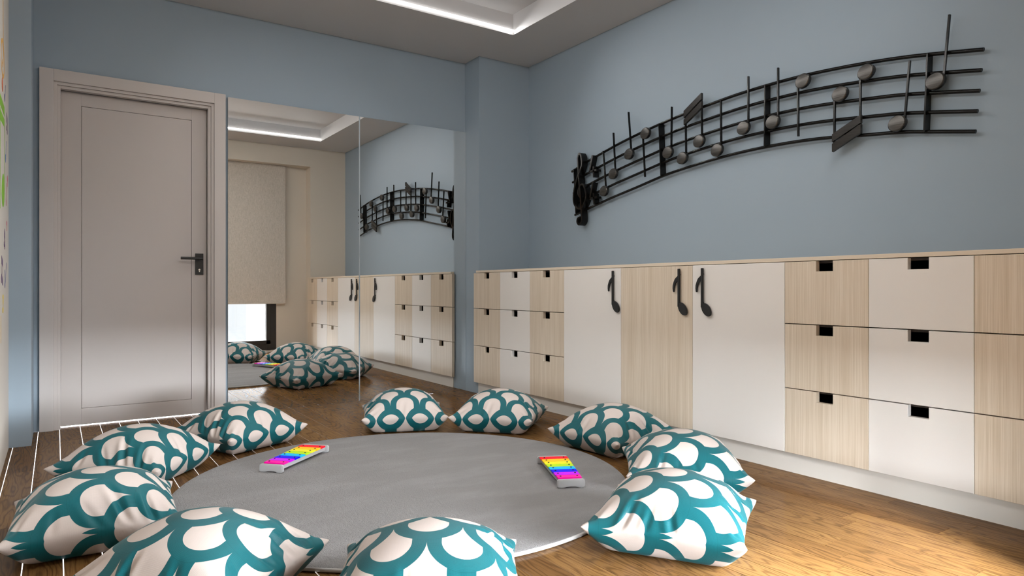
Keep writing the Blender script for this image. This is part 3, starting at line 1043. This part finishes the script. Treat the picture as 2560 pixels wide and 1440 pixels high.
sticker('note_sticker', [bar(3.99, .75, 3.99, .62, .014)], 'amber', 'thin amber stem low on the mural wall')

# ================================================================== light
def area(name, loc, rot, sx, sy, power, color, spread=PI):
    l_ = bpy.data.lights.new(name, 'AREA')
    l_.shape = 'RECTANGLE'
    l_.size, l_.size_y = sx, sy
    l_.energy = power
    l_.color = color
    l_.spread = spread
    o = bpy.data.objects.new(name, l_)
    COL.objects.link(o)
    o.location = loc
    o.rotation_euler = rot
    return o
SUN = 62.0
LED_W, SKY, GROUND = 20.0, 150.0, 1.3
# hazy low sun over the street, coming through the windows towards the cabinets
sl = bpy.data.lights.new('hazy_sun', 'SUN')
sl.energy = SUN
sl.angle = math.radians(34)
sl.color = (1.0, .985, .96)
so = bpy.data.objects.new('hazy_sun', sl)
COL.objects.link(so)
so.location = (-2, -4, 3)
az, el = math.radians(31), math.radians(29)
so.rotation_euler = Vector((math.sin(az) * math.cos(el), math.cos(az) * math.cos(el), -math.sin(el))).to_track_quat('-Z', 'Y').to_euler()
# LED tape: a wide beam from each of the four sides of the tray
TL, TW = TX1 - TX0 - .02, TY1 - TY0 - .02
ZL = H + .027
TILT = math.radians(90 - 42)
tape = (('tape_light', ((TX0 + TX1) / 2, TY1 - .018, ZL), (TILT, 0, PI), TL, LED_W, 134),
        ('tape_light', ((TX0 + TX1) / 2, TY0 + .018, ZL), (TILT, 0, 0), TL, LED_W, 134),
        ('tape_light', (TX0 + .004, (TY0 + TY1) / 2, ZL), (TILT, 0, -PI / 2), TW, LED_W, 134),
        ('tape_light', (TX1 - .004, (TY0 + TY1) / 2, ZL), (TILT, 0, PI / 2), TW, LED_W, 100))
for nm, loc, rot, ln, p, sp in tape:
    area(nm, loc, rot, ln, .009, p, (1.0, .975, .94), math.radians(sp))
# the street outside: overcast sky above the horizon, pale ground below
w = bpy.data.worlds.new('World')
SC.world = w
w.use_nodes = True
t = w.node_tree
bg = t.nodes['Background']
tc = t.nodes.new('ShaderNodeTexCoord')
sx = t.nodes.new('ShaderNodeSeparateXYZ')
t.links.new(tc.outputs['Generated'], sx.inputs[0])
cr = t.nodes.new('ShaderNodeValToRGB')
t.links.new(sx.outputs[2], cr.inputs[0])
e = cr.color_ramp.elements
e[0].position, e[0].color = 0.0, (1, 1, 1, 1)
e[1].position, e[1].color = .9, (2.6, 2.6, 2.6, 1)
e.new(.05).color = (.85, .85, .85, 1)
e.new(.13).color = (.48, .48, .48, 1)
e.new(.3).color = (.7, .7, .7, 1)
e.new(.6).color = (2.2, 2.2, 2.2, 1)
gt = t.nodes.new('ShaderNodeMath')
gt.operation = 'GREATER_THAN'
t.links.new(sx.outputs[2], gt.inputs[0])
gt.inputs[1].default_value = 0.0
m1 = t.nodes.new('ShaderNodeMath')
m1.operation = 'MULTIPLY'
t.links.new(cr.outputs[0], m1.inputs[0])
m1.inputs[1].default_value = SKY
m2 = t.nodes.new('ShaderNodeMix')
t.links.new(gt.outputs[0], m2.inputs[0])
m2.inputs[2].default_value = GROUND
t.links.new(m1.outputs[0], m2.inputs[3])
t.links.new(m2.outputs[0], bg.inputs[1])
bg.inputs[0].default_value = (.90, .955, 1.0, 1)
pl = area('window_portal', ((BX0 + 1.84) / 2, -.46, .355), (PI / 2, 0, 0), 1.84 - BX0, .62, 1, (1, 1, 1))
pl.data.cycles.is_portal = True
pl = area('window_portal', ((BX1 + 1.84) / 2, -.46, .825), (PI / 2, 0, 0), BX1 - 1.84, 1.56, 1, (1, 1, 1))
pl.data.cycles.is_portal = True

# ================================================================== camera
cd = bpy.data.cameras.new('Camera')
cam = bpy.data.objects.new('Camera', cd)
COL.objects.link(cam)
cd.sensor_fit = 'HORIZONTAL'
cd.sensor_width = 36.0
cd.lens = 36.0 * 1690.0 / 2560.0
cd.clip_start = .02
cam.location = (0, 0, .88)
cam.rotation_euler = (PI / 2, 0, -math.atan(1141 / 1690))
SC.camera = cam

SC.view_settings.view_transform = 'Standard'
SC.view_settings.look = 'None'
SC.view_settings.gamma = 1.0
SC.view_settings.use_curve_mapping = False
SC.view_settings.exposure = 0.0
SC.cycles.use_denoising = True
SC.cycles.max_bounces = 10
SC.cycles.diffuse_bounces = 6
SC.cycles.glossy_bounces = 6
SC.cycles.transparent_max_bounces = 12
SC.cycles.sample_clamp_indirect = 6.0
